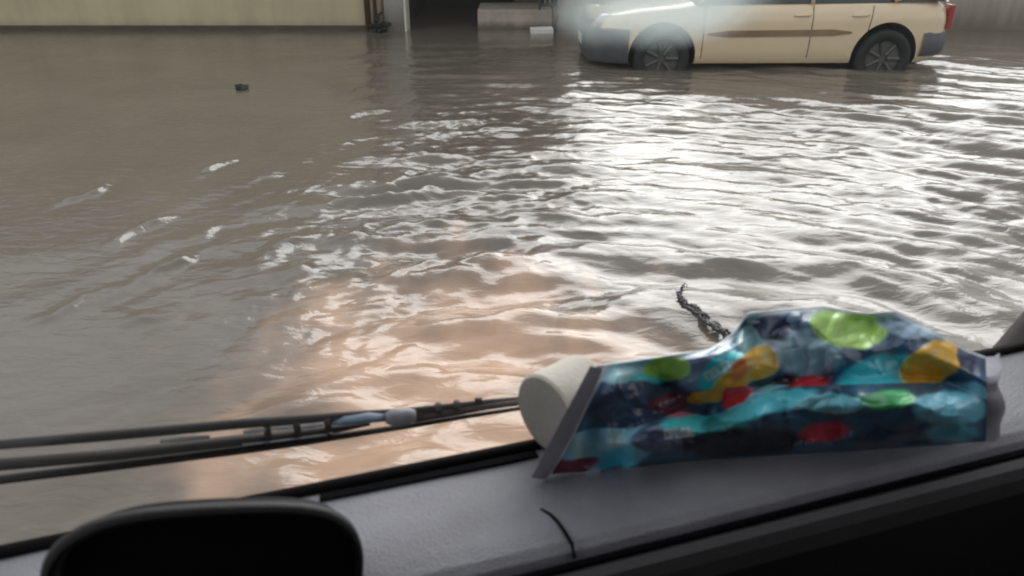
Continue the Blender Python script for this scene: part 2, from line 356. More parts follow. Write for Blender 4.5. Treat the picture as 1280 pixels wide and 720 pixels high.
for k in range(26):
    zz = .17 + .26 * random.random() ** 1.4
    bmesh.ops.create_icosphere(b, subdivisions=2, radius=1, matrix=Matrix.Translation((wx_at(474.5) - hx + random.gauss(0, .055) * (1.25 - zz), -.20 + random.uniform(-.05, .04), zz)) @ Matrix.Rotation(random.random() * 3, 4, 'X') @ Matrix.Rotation(random.random() * 3, 4, 'Z') @ Matrix.Diagonal((random.uniform(.03, .09), random.uniform(.015, .035), random.uniform(.015, .05), 1)))
for v in b.verts: v.co += Vector((noise.noise(v.co * 22), noise.noise(v.co * 22 + Vector((9, 0, 0))), noise.noise(v.co * 22 + Vector((0, 7, 0))))) * .03
o = obj('wet_bundle', b, M['debris'], None, True); o.location = house.location
tag(o, 'small dark wet bundle caught at the foot of the pipes', 'bundle')

b = bmesh.new(); x0, x1 = wx_at(598, 12.6), wx_at(689, 12.6); box(b, 0, x1 - x0, -.25, .9, 0, .475)
o = obj('concrete_step', b, M['concrete'], bevel=.015); o.location = (x0, 12.55, -.2)
tag(o, 'pale low concrete block rising from the water in the dark bay', 'step')
b = bmesh.new(); box(b, -.17, .17, -.1, .1, -.03, .05)
o = obj('floating_board', b, M['board'], bevel=.01); p = at_z(677, 39, .02); o.location = p; o.rotation_euler = (R(3), R(-2), R(4))
tag(o, 'small bright white board floating before the concrete block', 'board')

gate = empty('metal_gate', (wx_at(684), YB - .06, -.15)); tag(gate, 'narrow dark iron gate folded against the right side of the bay', 'gate')
gx = gate.location.x; gz = -.15
b = bmesh.new(); box(b, wx_at(673) - gx, wx_at(675.5) - gx, -.02, .02, .45, 2.4); box(b, wx_at(692) - gx, wx_at(695) - gx, -.02, .02, .12, 2.4)
box(b, wx_at(675.6) - gx, wx_at(691.9) - gx, -.018, .018, .50, .55); box(b, wx_at(675.6) - gx, wx_at(691.9) - gx, -.018, .018, 2.3, 2.36)
obj('gate_frame', b, M['iron'], gate, bevel=.004)
for i in range(5):
    b = bmesh.new(); xx = wx_at(678 + 2.9 * i) - gx; tube(b, [(xx, 0, .55), (xx, 0, 2.3)], .012, 8)
    obj('gate_bar', b, M['iron_pale' if i % 2 else 'iron'], gate, True)
b = bmesh.new(); tube(b, [(wx_at(692) - gx, -.07, .22), (wx_at(694) - gx, -.09, .36), (wx_at(693) - gx, -.07, .5)], [.03, .045, .03], 10)
obj('hinge', b, M['pipe_dark'], gate, True)

bw = empty('boundary_wall', (wx_at(697), YB + .05, -.2)); tag(bw, 'low grey beige boundary wall behind the parked car', 'wall')
b = bmesh.new(); box(b, 0, 14, 0, .22, 0, 1.75); obj('wall', b, M['wall2'], bw)
b = bmesh.new(); box(b, -.02, 14.02, -.03, .25, 1.752, 1.83); obj('coping', b, M['concrete'], bw, bevel=.01)

# ------------------------------------------------------------------ the pale car
car = empty('hatchback_car', (0, 0, 0)); tag(car, 'pale beige hatchback standing in the flood up to its sills', 'car')
XF = at_y(735, 80, 8.9).x; car.location = (XF, 9.45, -0.2); HW = 0.84       # car x runs backward from nose; near side at y=-HW
L_ = 4.05; WB = (0.80, 3.30); WR = 0.315
def interp(x, pts): return float(np.interp(x, [p[0] for p in pts], [p[1] for p in pts]))
TOP = [(0, .52), (.04, .66), (.12, .74), (.5, .82), (1.0, .87), (1.25, .91), (2.6, .93), (3.6, .95), (3.9, .93), (4.0, .85), (4.05, .7)]
BOT = [(0, .34), (.1, .26), (.3, .24), (3.7, .25), (3.95, .3), (4.05, .4)]
WID = [(0, .50), (.04, .60), (.15, .72), (.4, .80), (.8, .835), (3.2, .84), (3.8, .78), (4.0, .68), (4.05, .58)]
def body_bm():
    bm = bmesh.new(); rings = []
    for x in [0, .03, .08, .15, .25, .4, .55, .7, .85, 1.0, 1.15, 1.3, 1.6, 1.9, 2.2, 2.5, 2.8, 3.1, 3.3, 3.5, 3.7, 3.85, 3.95, 4.02, 4.05]:
        zt, zb, w = interp(x, TOP), interp(x, BOT), interp(x, WID); h = zt - zb
        sec = [(0, 0), (.80, 0), (.93, .03), (.97, .10), (.985, .25), (1.0, .45), (.995, .62), (1.0, .70), (.985, .80), (.95, .91), (.88, .97), (.70, 1.0), (.35, 1.012), (0, 1.018)]
        pr = [(a * w, zb + c * h) for a, c in sec]
        full = [(-y, z) for y, z in pr] + [(y, z) for y, z in pr[-2:0:-1]]
        rings.append([bm.verts.new((x, y, z)) for y, z in full])
    n = len(rings[0])
    for a, b in zip(rings, rings[1:]):
        for k in range(n): bm.faces.new((a[k], a[(k + 1) % n], b[(k + 1) % n], b[k]))
    bm.faces.new(rings[0]); bm.faces.new(rings[-1][::-1])
    return bm
body = obj('body', body_bm(), [M['car'], M['car_dark']], car, True)
cut = bmesh.new()
for wxc in WB:
    for s in (-1, 1):
        bmesh.ops.create_cone(cut, cap_ends=True, segments=40, radius1=.375, radius2=.375, depth=.5,
                              matrix=Matrix.Translation((wxc, s * .80, WR + .02)) @ Matrix.Rotation(R(90), 4, 'X'))
cutter = obj('wheel_arch_cutter', cut, M['car_dark'])
cutter.location = car.location
bpy.context.view_layer.update()
md = body.modifiers.new('arches', 'BOOLEAN'); md.operation = 'DIFFERENCE'; md.object = cutter; md.solver = 'EXACT'
bpy.context.view_layer.update()
dg = bpy.context.evaluated_depsgraph_get()
nm = bpy.data.meshes.new_from_object(body.evaluated_get(dg)); body.modifiers.clear(); body.data = nm
bpy.data.objects.remove(cutter, do_unlink=True)
try:
    body.data.set_sharp_from_angle(angle=R(38))
except Exception: pass
# greenhouse
GH = [(1.15, .90, .74, .90), (1.85, 1.34, .62, .9), (2.2, 1.40, .60, .9), (3.1, 1.38, .59, .9), (3.75, 1.18, .60, .93), (3.92, .95, .66, .92)]
bm = bmesh.new(); lo = []; hi = []
for x, zt, w, zb in GH:
    lo.append([bm.verts.new((x, s * .765, zb)) for s in (-1, 1)]); hi.append([bm.verts.new((x, s * w, zt)) for s in (-1, 1)])
for i in range(len(GH) - 1):
    for s in (0, 1): bm.faces.new((lo[i][s], lo[i + 1][s], hi[i + 1][s], hi[i][s]))
    bm.faces.new((hi[i][0], hi[i][1], hi[i + 1][1], hi[i + 1][0]))
obj('side_window', bm, M['car_glass'], car)
bm = bmesh.new()
rp = [(1.85, 1.345), (2.2, 1.415), (2.7, 1.425), (3.1, 1.395), (3.6, 1.25)]
rr = []
for x, z in rp: rr.append([bm.verts.new((x, y, z + dz)) for y, dz in ((-.635, -.03), (-.55, .0), (0, .03), (.55, 0), (.635, -.03))])
for a, b2 in zip(rr, rr[1:]):
    for k in range(4): bm.faces.new((a[k], a[k + 1], b2[k + 1], b2[k]))
obj('roof', bm, M['car'], car, True)
for s in (-1, 1):
    for (x0, z0, y0, x1, z1, y1, r) in ((1.17, .90, .765, 1.87, 1.345, .635, .035), (2.42, .90, .775, 2.45, 1.385, .628, .035), (3.35, .92, .775, 3.2, 1.36, .625, .05), (3.9, .94, .74, 3.62, 1.24, .625, .05)):
        bm = bmesh.new(); tube(bm, [(x0, s * y0, z0), (x1, s * y1, z1)], r, 8, flat=.6); obj('pillar', bm, M['car'], car, True)
# mouldings, seams, handles, mirror, lamps, grille
def surf_y(x, z):
    w = interp(x, WID); zb, zt = interp(x, BOT), interp(x, TOP); c = (z - zb) / (zt - zb)
    return w * float(np.interp(c, [0, .03, .10, .25, .45, .62, .70, .80, .91], [.8, .93, .97, .985, 1, .995, 1, .985, .95]))
for s in (-1, 1):
    bm = bmesh.new(); prev = None
    for i, x in enumerate(np.linspace(1.28, 2.88, 24)):
        hgt = .033 * min(1, (i + .6) / 4) * (1.0 if i < 20 else (24 - i) / 4)
        zc = .585 + .012 * (x - 1.28)
        y = s * (surf_y(x, zc) + .012)
        q = [bm.verts.new(p) for p in ((x, s * surf_y(x, zc) - s * .01, zc - hgt - .004), (x, y, zc - hgt), (x, y, zc + hgt), (x, s * surf_y(x, zc) - s * .01, zc + hgt + .004))]
        if prev:
            for k in range(3): bm.faces.new((prev[k], prev[k + 1], q[k + 1], q[k]))
        prev = q
    obj('side_moulding', bm, M['car_mould'], car)
    for xs_ in (1.24, 2.43, 3.02):
        bm = bmesh.new(); pts = [(xs_ + (.0 if xs_ < 3 else .12 * (z - .3)), s * (surf_y(xs_, z) + .0015), z) for z in np.linspace(.33, .88, 12)]
        tube(bm, pts, .004, 6); obj('door_gap', bm, M['car_dark'], car)
    for xs_ in (2.22, 2.86):
        bm = bmesh.new(); y = s * (surf_y(xs_, .78) + .018); tube(bm, [(xs_, y - s * .02, .78), (xs_ + .03, y, .78), (xs_ + .15, y, .785), (xs_ + .18, y - s * .02, .785)], .014, 8, flat=.8); obj('door_handle', bm, M['car'], car, True)
    bm = bmesh.new(); bmesh.ops.create_uvsphere(bm, u_segments=16, v_segments=10, radius=1, matrix=Matrix.Translation((1.42, s * .93, .98)) @ Matrix.Diagonal((.07, .10, .075, 1)))
    obj('wing_mirror', bm, M['car_bumper'], car, True)
    bm = bmesh.new(); bmesh.ops.create_uvsphere(bm, u_segments=20, v_segments=12, radius=1, matrix=Matrix.Translation((.16, s * .555, .70)) @ Matrix.Rotation(R(s * 35), 4, 'Z') @ Matrix.Diagonal((.07, .17, .075, 1)))
    obj('headlight', bm, M['lamp'], car, True)
    bm = bmesh.new(); box(bm, 4.0, 4.055, s * .62 - .06, s * .62 + .06, .62, .88); obj('tail_light', bm, mat('tail_red', (.35, .02, .02), .2), car, bevel=.012)
for nm_, x0, x1, wadd, zlo, zhi in (('front_bumper', 0, .42, .018, .28, .645), ('rear_bumper', 3.72, 4.05, .018, .36, .60)):
    bm = bmesh.new(); prev = None
    xs2 = np.linspace(x1, x0, 9) if nm_ == 'front_bumper' else np.linspace(x0, x1, 9)
    path = [(x, interp(x, WID) + wadd) for x in xs2]
    off = -.02 if nm_ == 'front_bumper' else .02
    path = [(path[-1][0] + off if i == 8 else p[0], p[1]) for i, p in enumerate(path)]
    path = path + [(path[-1][0] + off, path[-1][1] * .5)]
    full = [(x, -y) for x, y in path] + [(path[-1][0] + off * .3, 0)] + [(x, y) for x, y in path[::-1]]
    for x, y in full:
        q = [bm.verts.new((x - off * .8, y * .965, zlo - .02)), bm.verts.new((x, y, zlo + .03)), bm.verts.new((x, y, zhi - .03)), bm.verts.new((x - off * .8, y * .96, zhi))]
        if prev:
            for k in range(3): bm.faces.new((prev[k], prev[k + 1], q[k + 1], q[k]))
        prev = q
    obj(nm_, bm, M['car_bumper'], car, True)
bm = bmesh.new(); box(bm, -.005, .05, -.36, .36, .66, .70); obj('grille', bm, M['car_dark'], car, bevel=.008)
bm = bmesh.new(); box(bm, -.062, -.05, -.22, .22, .40, .50); obj('number_plate', bm, M['plate'], car, bevel=.003)
for wxc in WB:
    for s in (-1, 1):
        w = bmesh.new(); prof = [(.20, -.09), (.27, -.10), (.30, -.095), (WR, -.06), (WR, .06), (.30, .095), (.27, .10), (.20, .09)]
        rings = []
        for k in range(40):
            a = 2 * math.pi * k / 40; rings.append([w.verts.new((r * math.cos(a), y, r * math.sin(a))) for r, y in prof])
        for k in range(40):
            A, B = rings[k], rings[(k + 1) % 40]
            for j in range(len(prof)): w.faces.new((A[j], A[(j + 1) % len(prof)], B[(j + 1) % len(prof)], B[j]))
        wh = obj('tyre', w, M['tyre'], None, True)
        we = bpy.data.objects.new('wheel', None); link(we, car); we.location = (wxc, s * .735, WR); wh.parent = we
        rb = bmesh.new(); yo = s * .055
        bmesh.ops.create_cone(rb, cap_ends=True, segments=32, radius1=.205, radius2=.205, depth=.10, matrix=Matrix.Rotation(R(90), 4, 'X'))
        for k in range(7):
            a = 2 * math.pi * k / 7
            tube(rb, [(.05 * math.cos(a), yo, .05 * math.sin(a)), (.19 * math.cos(a), yo * 1.1, .19 * math.sin(a))], .024, 6)
        obj('rim', rb, M['rim'], we)

# ------------------------------------------------------------------ own vehicle: cabin front seen from the driver's side
ZD = 0.90                                          # dash top above the water
van = empty('van', (0, 0, 0), YAW); tag(van, 'van cabin front with grey dashboard, instrument hood, wiper and windscreen', 'van')
V_SEAL = cab_z(480, 598, ZD).y; V_SLOT = cab_z(530, 598.5, ZD).y; V_LIP = cab_z(780, 671, ZD).y
UL, UR = -0.72, 1.12
# dashboard: swept profile (v,z)
def dash_prof(u):
    zz = ZD
    return [(V_SEAL + .012, zz - .10), (V_SEAL + .004, zz - .004), (V_SEAL - .006, zz), (V_SLOT, zz + .001), ((V_SLOT + V_LIP) / 2, zz + .002), (V_LIP + .035, zz), (V_LIP + .016, zz - .003), (V_LIP + .006, zz - .010),
            (V_LIP + .002, zz - .024), (V_LIP + .002, zz - .05)]
us = np.linspace(UL, UR, 90); pr0 = []
for u in us:
    P_ = dash_prof(u); pts = []
    for (a, b_), (c, d) in zip(P_, P_[1:]):
        for k in range(6): pts.append((u, a + (c - a) * k / 6, b_ + (d - b_) * k / 6))
    pts.append((u, *P_[-1])); pr0.append(pts)
Pd = np.array(pr0).transpose(1, 0, 2)
Pd[..., 2] += 0.0016 * fbm2(Pd[..., 0], Pd[..., 1], 9, 3, 77)
dash = grid_mesh('dashboard', Pd, M['dash'], van)
# lower padded edge below the groove and the dark fascia
bm = bmesh.new(); q = [(V_LIP - .004, ZD - .026), (V_LIP - .012, ZD - .022), (V_LIP - .021, ZD - .027), (V_LIP - .026, ZD - .042), (V_LIP - .024, ZD - .07), (V_LIP + .001, ZD - .07)]
prism(bm, q, UL, UR, 'u'); obj('dash_edge', bm, mat('dash_edge', (0.07, 0.066, 0.07), .5, var=.1, bump=.2, bscale=400), van)
bm = bmesh.new(); q = [(V_LIP - .02, ZD - .072), (V_LIP + .0, ZD - .072), (V_LIP + .03, ZD - .5), (V_LIP - .01, ZD - .5), (V_LIP - .04, ZD - .2)]
prism(bm, q, UL, UR, 'u'); obj('fascia', bm, M['dash_dark'], van)
bm = bmesh.new(); box(bm, UL, UR, V_LIP - .0065, V_LIP + .0005, ZD - .045, ZD - .0185); obj('dash_groove', bm, M['slot'], dash)
# defroster slot, seam
bm = bmesh.new(); a = cab_z(400, 626, ZD); b_ = cab_z(672, 570.5, ZD)
box(bm, a.x, b_.x, V_SLOT - .0055, V_SLOT + .0055, ZD - .004, ZD + .0045); obj('defroster_slot', bm, M['slot'], dash, bevel=.001)
bm = bmesh.new(); pts = [cab_z(x, y, ZD + .0035) for x, y in ((676, 634), (688, 641), (698, 651), (707, 664), (715, 678))]
for p in pts: p.z = ZD + .0012
pts.append(Vector((pts[-1].x + .002, V_LIP + .003, ZD - .016)))
tube(bm, pts, [.0012, .002, .0022, .0024, .0024, .0024], 8, flat=.8); obj('panel_seam', bm, M['slot'], dash)
# windscreen seal
bm = bmesh.new(); tube(bm, [(UL, V_SEAL + .004, ZD + .002), (UR, V_SEAL + .004, ZD + .002)], .0085, 10, flat=.75); obj('windscreen_seal', bm, M['rubber'], van, True)
# windscreen
def glass_v(z): return GB[0] - (z - GB[1]) / GS
bm = bmesh.new(); gz1 = 2.02
P0 = []
n_u = 24
for k in range(n_u + 1):
    u = UL + (UR - UL) * k / n_u; c = -.10 * (2 * k / n_u - 1) ** 4
    P0.append([(u, glass_v(z) + c, z) for z in np.linspace(GB[1], gz1, 12)])
grid_mesh('windscreen', np.array(P0), M['glass'], van)
# roof, pillars, nose, doors (plain but real)
bm = bmesh.new(); box(bm, UL - .06, UR + .06, -1.9, glass_v(2.02) - .01, 2.03, 2.09); obj('roof', bm, [M['liner']], van, bevel=.01)
for u, s in ((UL - .03, -1), (UR + .03, 1)):
    bm = bmesh.new(); tube(bm, [(u, .80, .72), (u, .33, 2.03)], .05, 10); obj('pillar', bm, M['liner'], van, True)
    bm = bmesh.new(); box(bm, u - .03, u + .03, -1.9, .74, -.05, .95); obj('door', bm, M['liner'], van, bevel=.01)
bm = bmesh.new(); box(bm, UL - .06, UR + .06, .885, .95, -.05, .69); obj('front_panel', bm, M['paint_own'], van, bevel=.02)
bm = bmesh.new(); box(bm, UL, UR, .80, .882, .66, .745); obj('cowl', bm, M['rubber'], van, bevel=.004)
bm = bmesh.new(); box(bm, UL - .06, UR + .06, -1.0, -.96, -.05, 2.025); obj('rear_light_block', bm, M['liner'], van, bevel=.01)  # unseen, added to keep skylight from behind off the dash and bag
for u in (UL - .03, UR + .03):
    bm = bmesh.new(); box(bm, u - .03, u + .03, -1.9, -.05, .955, 2.025); obj('side_light_block', bm, M['liner'], van, bevel=.01)  # unseen side closures, added to cut the skylight inside the cabin
# instrument hood: rounded visor open towards the driver
hv = empty('tmp_hood'); bpy.data.objects.remove(hv)
VHF = 0.535                                           # rear (driver-side) rim of the visor
rimpx = [(46, 735), (52, 700), (75, 672), (115, 652), (170, 640), (240, 634), (310, 631), (365, 631), (405, 636), (430, 647), (447, 665), (455, 690), (455, 715), (453, 740)]
rim = np.array([[p.x, p.z] for p in (cab_v(x, y, VHF) for x, y in rimpx)])
for _ in range(2):                                   # round the rim (corner cutting)
    r2 = [rim[0]]
    for p, q_ in zip(rim, rim[1:]): r2 += [p * .75 + q_ * .25, p * .25 + q_ * .75]
    rim = np.array(r2 + [rim[-1]])
rc_ = rim.mean(0) - np.array([0, .03])
def visor():
    rows = []
    for v, k, dz in [(VHF + .085, .97, -.085), (VHF + .05, .985, -.045), (VHF + .03, .992, -.024), (VHF + .012, .998, -.006), (VHF + .003, 1.0, -.0005), (VHF - .002, .992, -.001), (VHF - .003, .97, -.004), (VHF, .945, -.007), (VHF + .012, .93, -.010), (VHF + .05, .92, -.03)]:
        rows.append([(rc_[0] + (p[0] - rc_[0]) * k, v, rc_[1] + (p[1] - rc_[1]) * k + dz) for p in rim])
    return np.array(rows)
hood = grid_mesh('instrument_hood', visor()[:7], M['hood'], van)
grid_mesh('visor_lining', visor()[6:], M['gauge'], hood)
bm = bmesh.new(); prism(bm, [(rc_[0] + (p[0] - rc_[0]) * .925, rc_[1] + (p[1] - rc_[1]) * .925 - .012) for p in rim], VHF + .02, VHF + .03, 'v'); obj('gauge_panel', bm, M['gauge'], hood)

# wiper resting along the bottom of the glass, outside
def on_glass(px, py, off):
    d = ray(px, py); dl = Vector((d.x * cY + d.y * sY, -d.x * sY + d.y * cY, d.z))
    # plane v = glass_v(z)+off  ->  v + z/GS = const
    C = GB[0] + GB[1] / GS + off
    t = (C - CH / GS) / (dl.y + dl.z / GS); return Vector((0, 0, CH)) + dl * t
wip = bpy.data.objects.new('wiper', None); link(wip, van); wip.location = on_glass(330, 540, .02); wl0 = wip.location.copy()
def wtube(name, pix, off, rad, m, flat=1.0, seg=10):
    bm = bmesh.new(); tube(bm, [on_glass(x, y, off) - wl0 for x, y in pix], rad, seg, flat=flat); return obj(name, bm, M[m], wip, True)
M['wiper_brown'] = mat('wiper_brown', (0.075, 0.052, 0.045), 0.55, var=.4, scale=60)
wtube('wiper_blade', [(-60, 561), (120, 546), (303, 529.5), (380, 524), (430, 519.5), (500, 514.5), (560, 508), (610, 502.5), (672, 497)], .014, [.005, .006, .0062, .006, .005, .0042, .004, .004, .0038], 'wiper', 1.1)
wtube('blade_rubber', [(-60, 607), (120, 585), (303, 562), (380, 552), (440, 543), (520, 531), (580, 521), (640, 512), (672, 507)], .008, [.0055, .0062, .0062, .0056, .0048, .004, .0035, .003, .003], 'wiper', 1.0)
wtube('wiper_arm', [(-60, 586), (140, 569), (303, 550), (345, 546), (420, 536), (462, 529)], .012, [.0085, .0085, .0088, .0085, .007, .004], 'wiper', .75)
wtube('arm_head', [(414, 528), (430, 524), (460, 521), (486, 520)], .010, [.005, .0105, .0115, .009], 'wiper_blue', .6)
wtube('blade_clip', [(482, 523), (490, 522), (510, 519.5), (519, 518.5)], .002, [.008, .0125, .0125, .0085], 'wiper_grey', .9)
wtube('blade_spine', [(516, 522), (560, 515), (610, 507), (660, 501)], .010, [.0085, .008, .007, .006], 'wiper_brown', .8)
for x0, y0, x1, y1 in ((200, 552, 262, 546), (304, 540.5, 332, 537.5), (338, 536.5, 366, 534), (376, 534.5, 404, 530.5)):
    wtube('bright_strip', [(x0, y0), ((x0 + x1) / 2, (y0 + y1) / 2 - .6), (x1, y1)], .003, [.0024, .0036, .0026], 'wiper_grey', .7, 6)
for pts_ in ([(303, 556), (340, 552.5), (390, 546), (416, 541)],):
    wtube('bright_strip', pts_, .001, [.0012, .0016, .0014, .0008], 'wiper_grey', .7, 6)
for x0, y0, x1, y1 in ((334, 532, 336, 556), (370, 527, 374, 548), (408, 523, 412, 541), (548, 506, 549, 518), (571, 503, 572, 516)):
    wtube('blade_link', [(x0, y0), (x1, y1)], .010, .0052, 'wiper_brown', 1.0, 6)
wtube('blade_link', [(594, 500.5), (602, 499.5)], .012, .0035, 'wiper', 1.0, 6)

# ------------------------------------------------------------------ pale roll on the dash
rc = cab_z(682, 574, ZD); RR = .0535
roll = empty('paper_roll', (0, 0, 0)); tag(roll, 'pale beige paper roll lying on the dash left of the bright bag', 'roll')
v_r = .695
cc = cab_v(681, 519, v_r); RR = cc.z - ZD - .008
wpos = Vector((cc.x * cY - cc.y * sY, cc.x * sY + cc.y * cY, ZD + .0082)); roll.location = wpos; roll.rotation_euler = (0, 0, R(40))
bm = bmesh.new(); ln_ = .075; prof = [(RR - .003, 0), (RR, .003), (RR, ln_ - .003), (RR - .003, ln_)]
rings = [[bm.verts.new((x, r * math.cos(a), RR + r * math.sin(a))) for a in [2 * math.pi * k / 48 for k in range(48)]] for r, x in prof]
for A, B in zip(rings, rings[1:]):
    for k in range(48): bm.faces.new((A[k], A[(k + 1) % 48], B[(k + 1) % 48], B[k]))
bm.faces.new(rings[-1]); bm.faces.new(rings[0][::-1])
for v in bm.verts: v.co.z = max(.0, v.co.z)
obj('paper', bm, M['roll'], roll, True).data.set_sharp_from_angle(angle=R(40))
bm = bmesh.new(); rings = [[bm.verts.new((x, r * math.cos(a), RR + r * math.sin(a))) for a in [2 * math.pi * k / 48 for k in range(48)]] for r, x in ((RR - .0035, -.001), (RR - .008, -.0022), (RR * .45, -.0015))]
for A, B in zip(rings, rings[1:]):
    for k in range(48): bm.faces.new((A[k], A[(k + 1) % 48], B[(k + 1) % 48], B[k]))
bm.faces.new(rings[-1]); obj('end_disc', bm, M['roll_end_shaded'], roll, True)

# ------------------------------------------------------------------ crumpled snack bag
def lin(c): return np.array([((v / 255) / 12.92 if v / 255 <= .04045 else ((v / 255 + .055) / 1.055) ** 2.4) for v in c])
bot = [(671, 594), (720, 591), (790, 585), (860, 577), (976, 569), (1100, 562), (1180, 556), (1232, 552)]
fold = [(700, 548), (740, 535), (790, 536), (850, 514), (885, 521), (976, 484), (1080, 480), (1180, 478), (1234, 500)]
top = [(746, 458), (780, 453), (830, 446), (888, 437), (918, 416), (934, 392), (976, 387), (1030, 383), (1080, 392), (1120, 389), (1165, 412), (1205, 436), (1232, 446)]
NS, NT = 560, 230
def resample(pl, n):
    pl = np.array(pl, float); d = np.r_[0, np.cumsum(np.hypot(*np.diff(pl, axis=0).T))]; s = np.linspace(0, d[-1], n)
    # smooth spline-ish: interpolate then average
    out = np.stack([np.interp(s, d, pl[:, 0]), np.interp(s, d, pl[:, 1])], 1)
    k = 15; pad = np.pad(out, ((k // 2, k // 2), (0, 0)), 'edge'); sm = np.stack([np.convolve(pad[:, i], np.ones(k) / k, 'valid') for i in (0, 1)], 1)
    sm[0] = out[0]; sm[-1] = out[-1]; return sm
def by_x(pl, xs): pl = np.array(pl, float); return np.interp(xs, pl[:, 0], pl[:, 1])
B_ = resample(bot, NS); T_ = resample(top, NS)
Fd = resample(fold, NS)
PX = np.zeros((NT, NS)); PY = np.zeros((NT, NS)); VV = np.zeros((NT, NS))
tf = 0.42
for j in range(NT):
    t = j / (NT - 1)
    if t < tf:
        k = t / tf; PX[j] = B_[:, 0] * (1 - k) + Fd[:, 0] * k; PY[j] = B_[:, 1] * (1 - k) + Fd[:, 1] * k
    else:
        k = (t - tf) / (1 - tf); PX[j] = Fd[:, 0] * (1 - k) + T_[:, 0] * k; PY[j] = Fd[:, 1] * (1 - k) + T_[:, 1] * k
vb = np.array([cab_z(x, y, ZD + .003).y for x, y in B_])
tt = np.linspace(0, 1, NT)[:, None]; ss = np.linspace(0, 1, NS)[None, :]
kl = np.clip(tt / tf, 0, 1); ku = np.clip((tt - tf) / (1 - tf), 0, 1)
vtop = np.minimum(vb + .008 + .047 * sstep(.06, .4, np.linspace(0, 1, NS)), .70)
lobe = sstep(.0, .25, ss) * (1 - sstep(.93, 1.0, ss))
def sm(x, xp, fp):                                       # smoothed piecewise profile
    xx = np.linspace(0, 1, 401); f = np.interp(xx, xp, fp); kk = np.ones(31) / 31; f = np.convolve(np.pad(f, 15, 'edge'), kk, 'valid'); return np.interp(x, xx, f)
swell = np.clip(.85 + .7 * fbm2(ss * 9 + 0 * tt, 0 * tt + 3.3 + 0 * ss, 1.0, 2, 12), .35, 1.3) * lobe
VV = vb + np.where(tt <= tf, sm(kl, [0, .12, .42, .66, .84, 1], [0, -.018, -.032, -.038, -.022, .004]) * swell,
                   .004 * swell + sm(ku, [0, .1, .5, .8, 1], [0, .010, .004, .016, .030]) * lobe + (vtop - vb - .034 * lobe) * sm(ku, [0, .45, 1], [0, .1, 1]))
VV = VV - .020 * np.sin(np.pi * .75 * tt) * (1 - sstep(.05, .3, ss))
# creases
cr = np.zeros_like(VV)
for i, (fx, fy, a, w) in enumerate(((.03, .02, .0018, 1), (.02, .04, .0016, 2), (.03, -.03, .0016, 4))):
    n = fbm2(PX * fx + PY * fy * .3, PY * fy - PX * fx * .25, 1.0, 2, 40 + i); cr += a * (1 - 2.2 * np.abs(n))
def tri(x): return 2 * np.abs(x - np.floor(x + .5))
wX = PX + 14 * fbm2(PX, PY, .018, 3, 55); wY = PY + 10 * fbm2(PX, PY, .018, 3, 56)
rb_ = np.random.default_rng(8)
for lam, amp, n in ((130, .0105, 3), (70, .0036, 3)):
    for i in range(n):
        a_ = rb_.normal(.5, .75); f_ = (math.cos(a_) * wX + 1.3 * math.sin(a_) * wY) / lam + rb_.random()
        cr = cr - amp / n * 2 * (tri(f_) - .5) * (.4 + 1.2 * np.clip(fbm2(PX, PY, .012, 2, 130 + i) + .4, 0, 1))
VV = VV + cr * sstep(0, .06, tt) * sstep(0.03, .1, ss) * (1 - .6 * sstep(.93, 1, tt)) * (1 - sstep(.94, .99, ss)) * 1.7
# crumple at lower left
g1 = lambda x, y, sx, sy: np.exp(-(((PX - x) / sx) ** 2 + ((PY - y) / sy) ** 2))
VV += .010 * g1(770, 575, 16, 22) - .010 * g1(792, 556, 9, 22) + .008 * g1(745, 552, 9, 26) - .008 * g1(728, 548, 8, 20) - .007 * g1(765, 545, 9, 26) + .009 * g1(800, 545, 30, 5) - .006 * g1(800, 557, 40, 6)
VV = np.where(PX < 800, np.minimum(VV, .652 + .00008 * np.maximum(PX - 745, 0)), VV)
# depth of the seal strip: flat
Pb = np.zeros((NT, NS, 3))
dirs = np.stack([(PX - 640) / F, math.cos(PITCH) - math.sin(PITCH) * (PY - 360) / F, -(math.sin(PITCH) + math.cos(PITCH) * (PY - 360) / F)], -1)
dl = np.stack([dirs[..., 0] * cY + dirs[..., 1] * sY, -dirs[..., 0] * sY + dirs[..., 1] * cY, dirs[..., 2]], -1)
tq = VV / dl[..., 1]; Pb = dl * tq[..., None]; Pb[..., 2] += CH
Pb[..., 2] = np.maximum(Pb[..., 2], ZD + .003)
# print, with a pale gloss highlight painted in
C = np.zeros((NT, NS, 3)); C[:] = lin((40, 66, 92))
wob = 5 * fbm2(PX, PY, .05, 3, 61); wob2 = 5 * fbm2(PX, PY, .05, 3, 62)
QX = PX + wob; QY = PY + wob2
def put(mask, c): 
    global C
    mask = np.clip(mask, 0, 1)[..., None]; C = C * (1 - mask) + lin(c) * mask
def ell(x, y, rx, ry, rot=0, soft=.25, c=None):
    soft *= .45
    a = R(rot); dx, dy = QX - x, QY - y; e = np.hypot((dx * math.cos(a) + dy * math.sin(a)) / rx, (-dx * math.sin(a) + dy * math.cos(a)) / ry)
    put(1 - sstep(1 - soft, 1 + soft, e), c)
low = (tt < tf) * np.ones_like(PX)
up = 1 - low
ell(880, 460, 40, 30, 0, .4, (88, 100, 125))
ell(790, 462, 45, 14, -8, .5, (150, 195, 205)); ell(835, 462, 30, 16, -5, .3, (160, 205, 80)); ell(812, 476, 22, 7, 8, .4, (70, 200, 205))
ell(795, 505, 62, 28, -10, .3, (30, 44, 66)); ell(845, 502, 36, 11, -10, .5, (80, 25, 42))
ell(900, 462, 34, 17, -38, .3, (30, 150, 160))
ell(945, 415, 24, 34, 10, .3, (92, 125, 130)); ell(966, 410, 24, 16, 0, .25, (30, 38, 62)); ell(968, 440, 26, 14, -10, .4, (140, 155, 175))
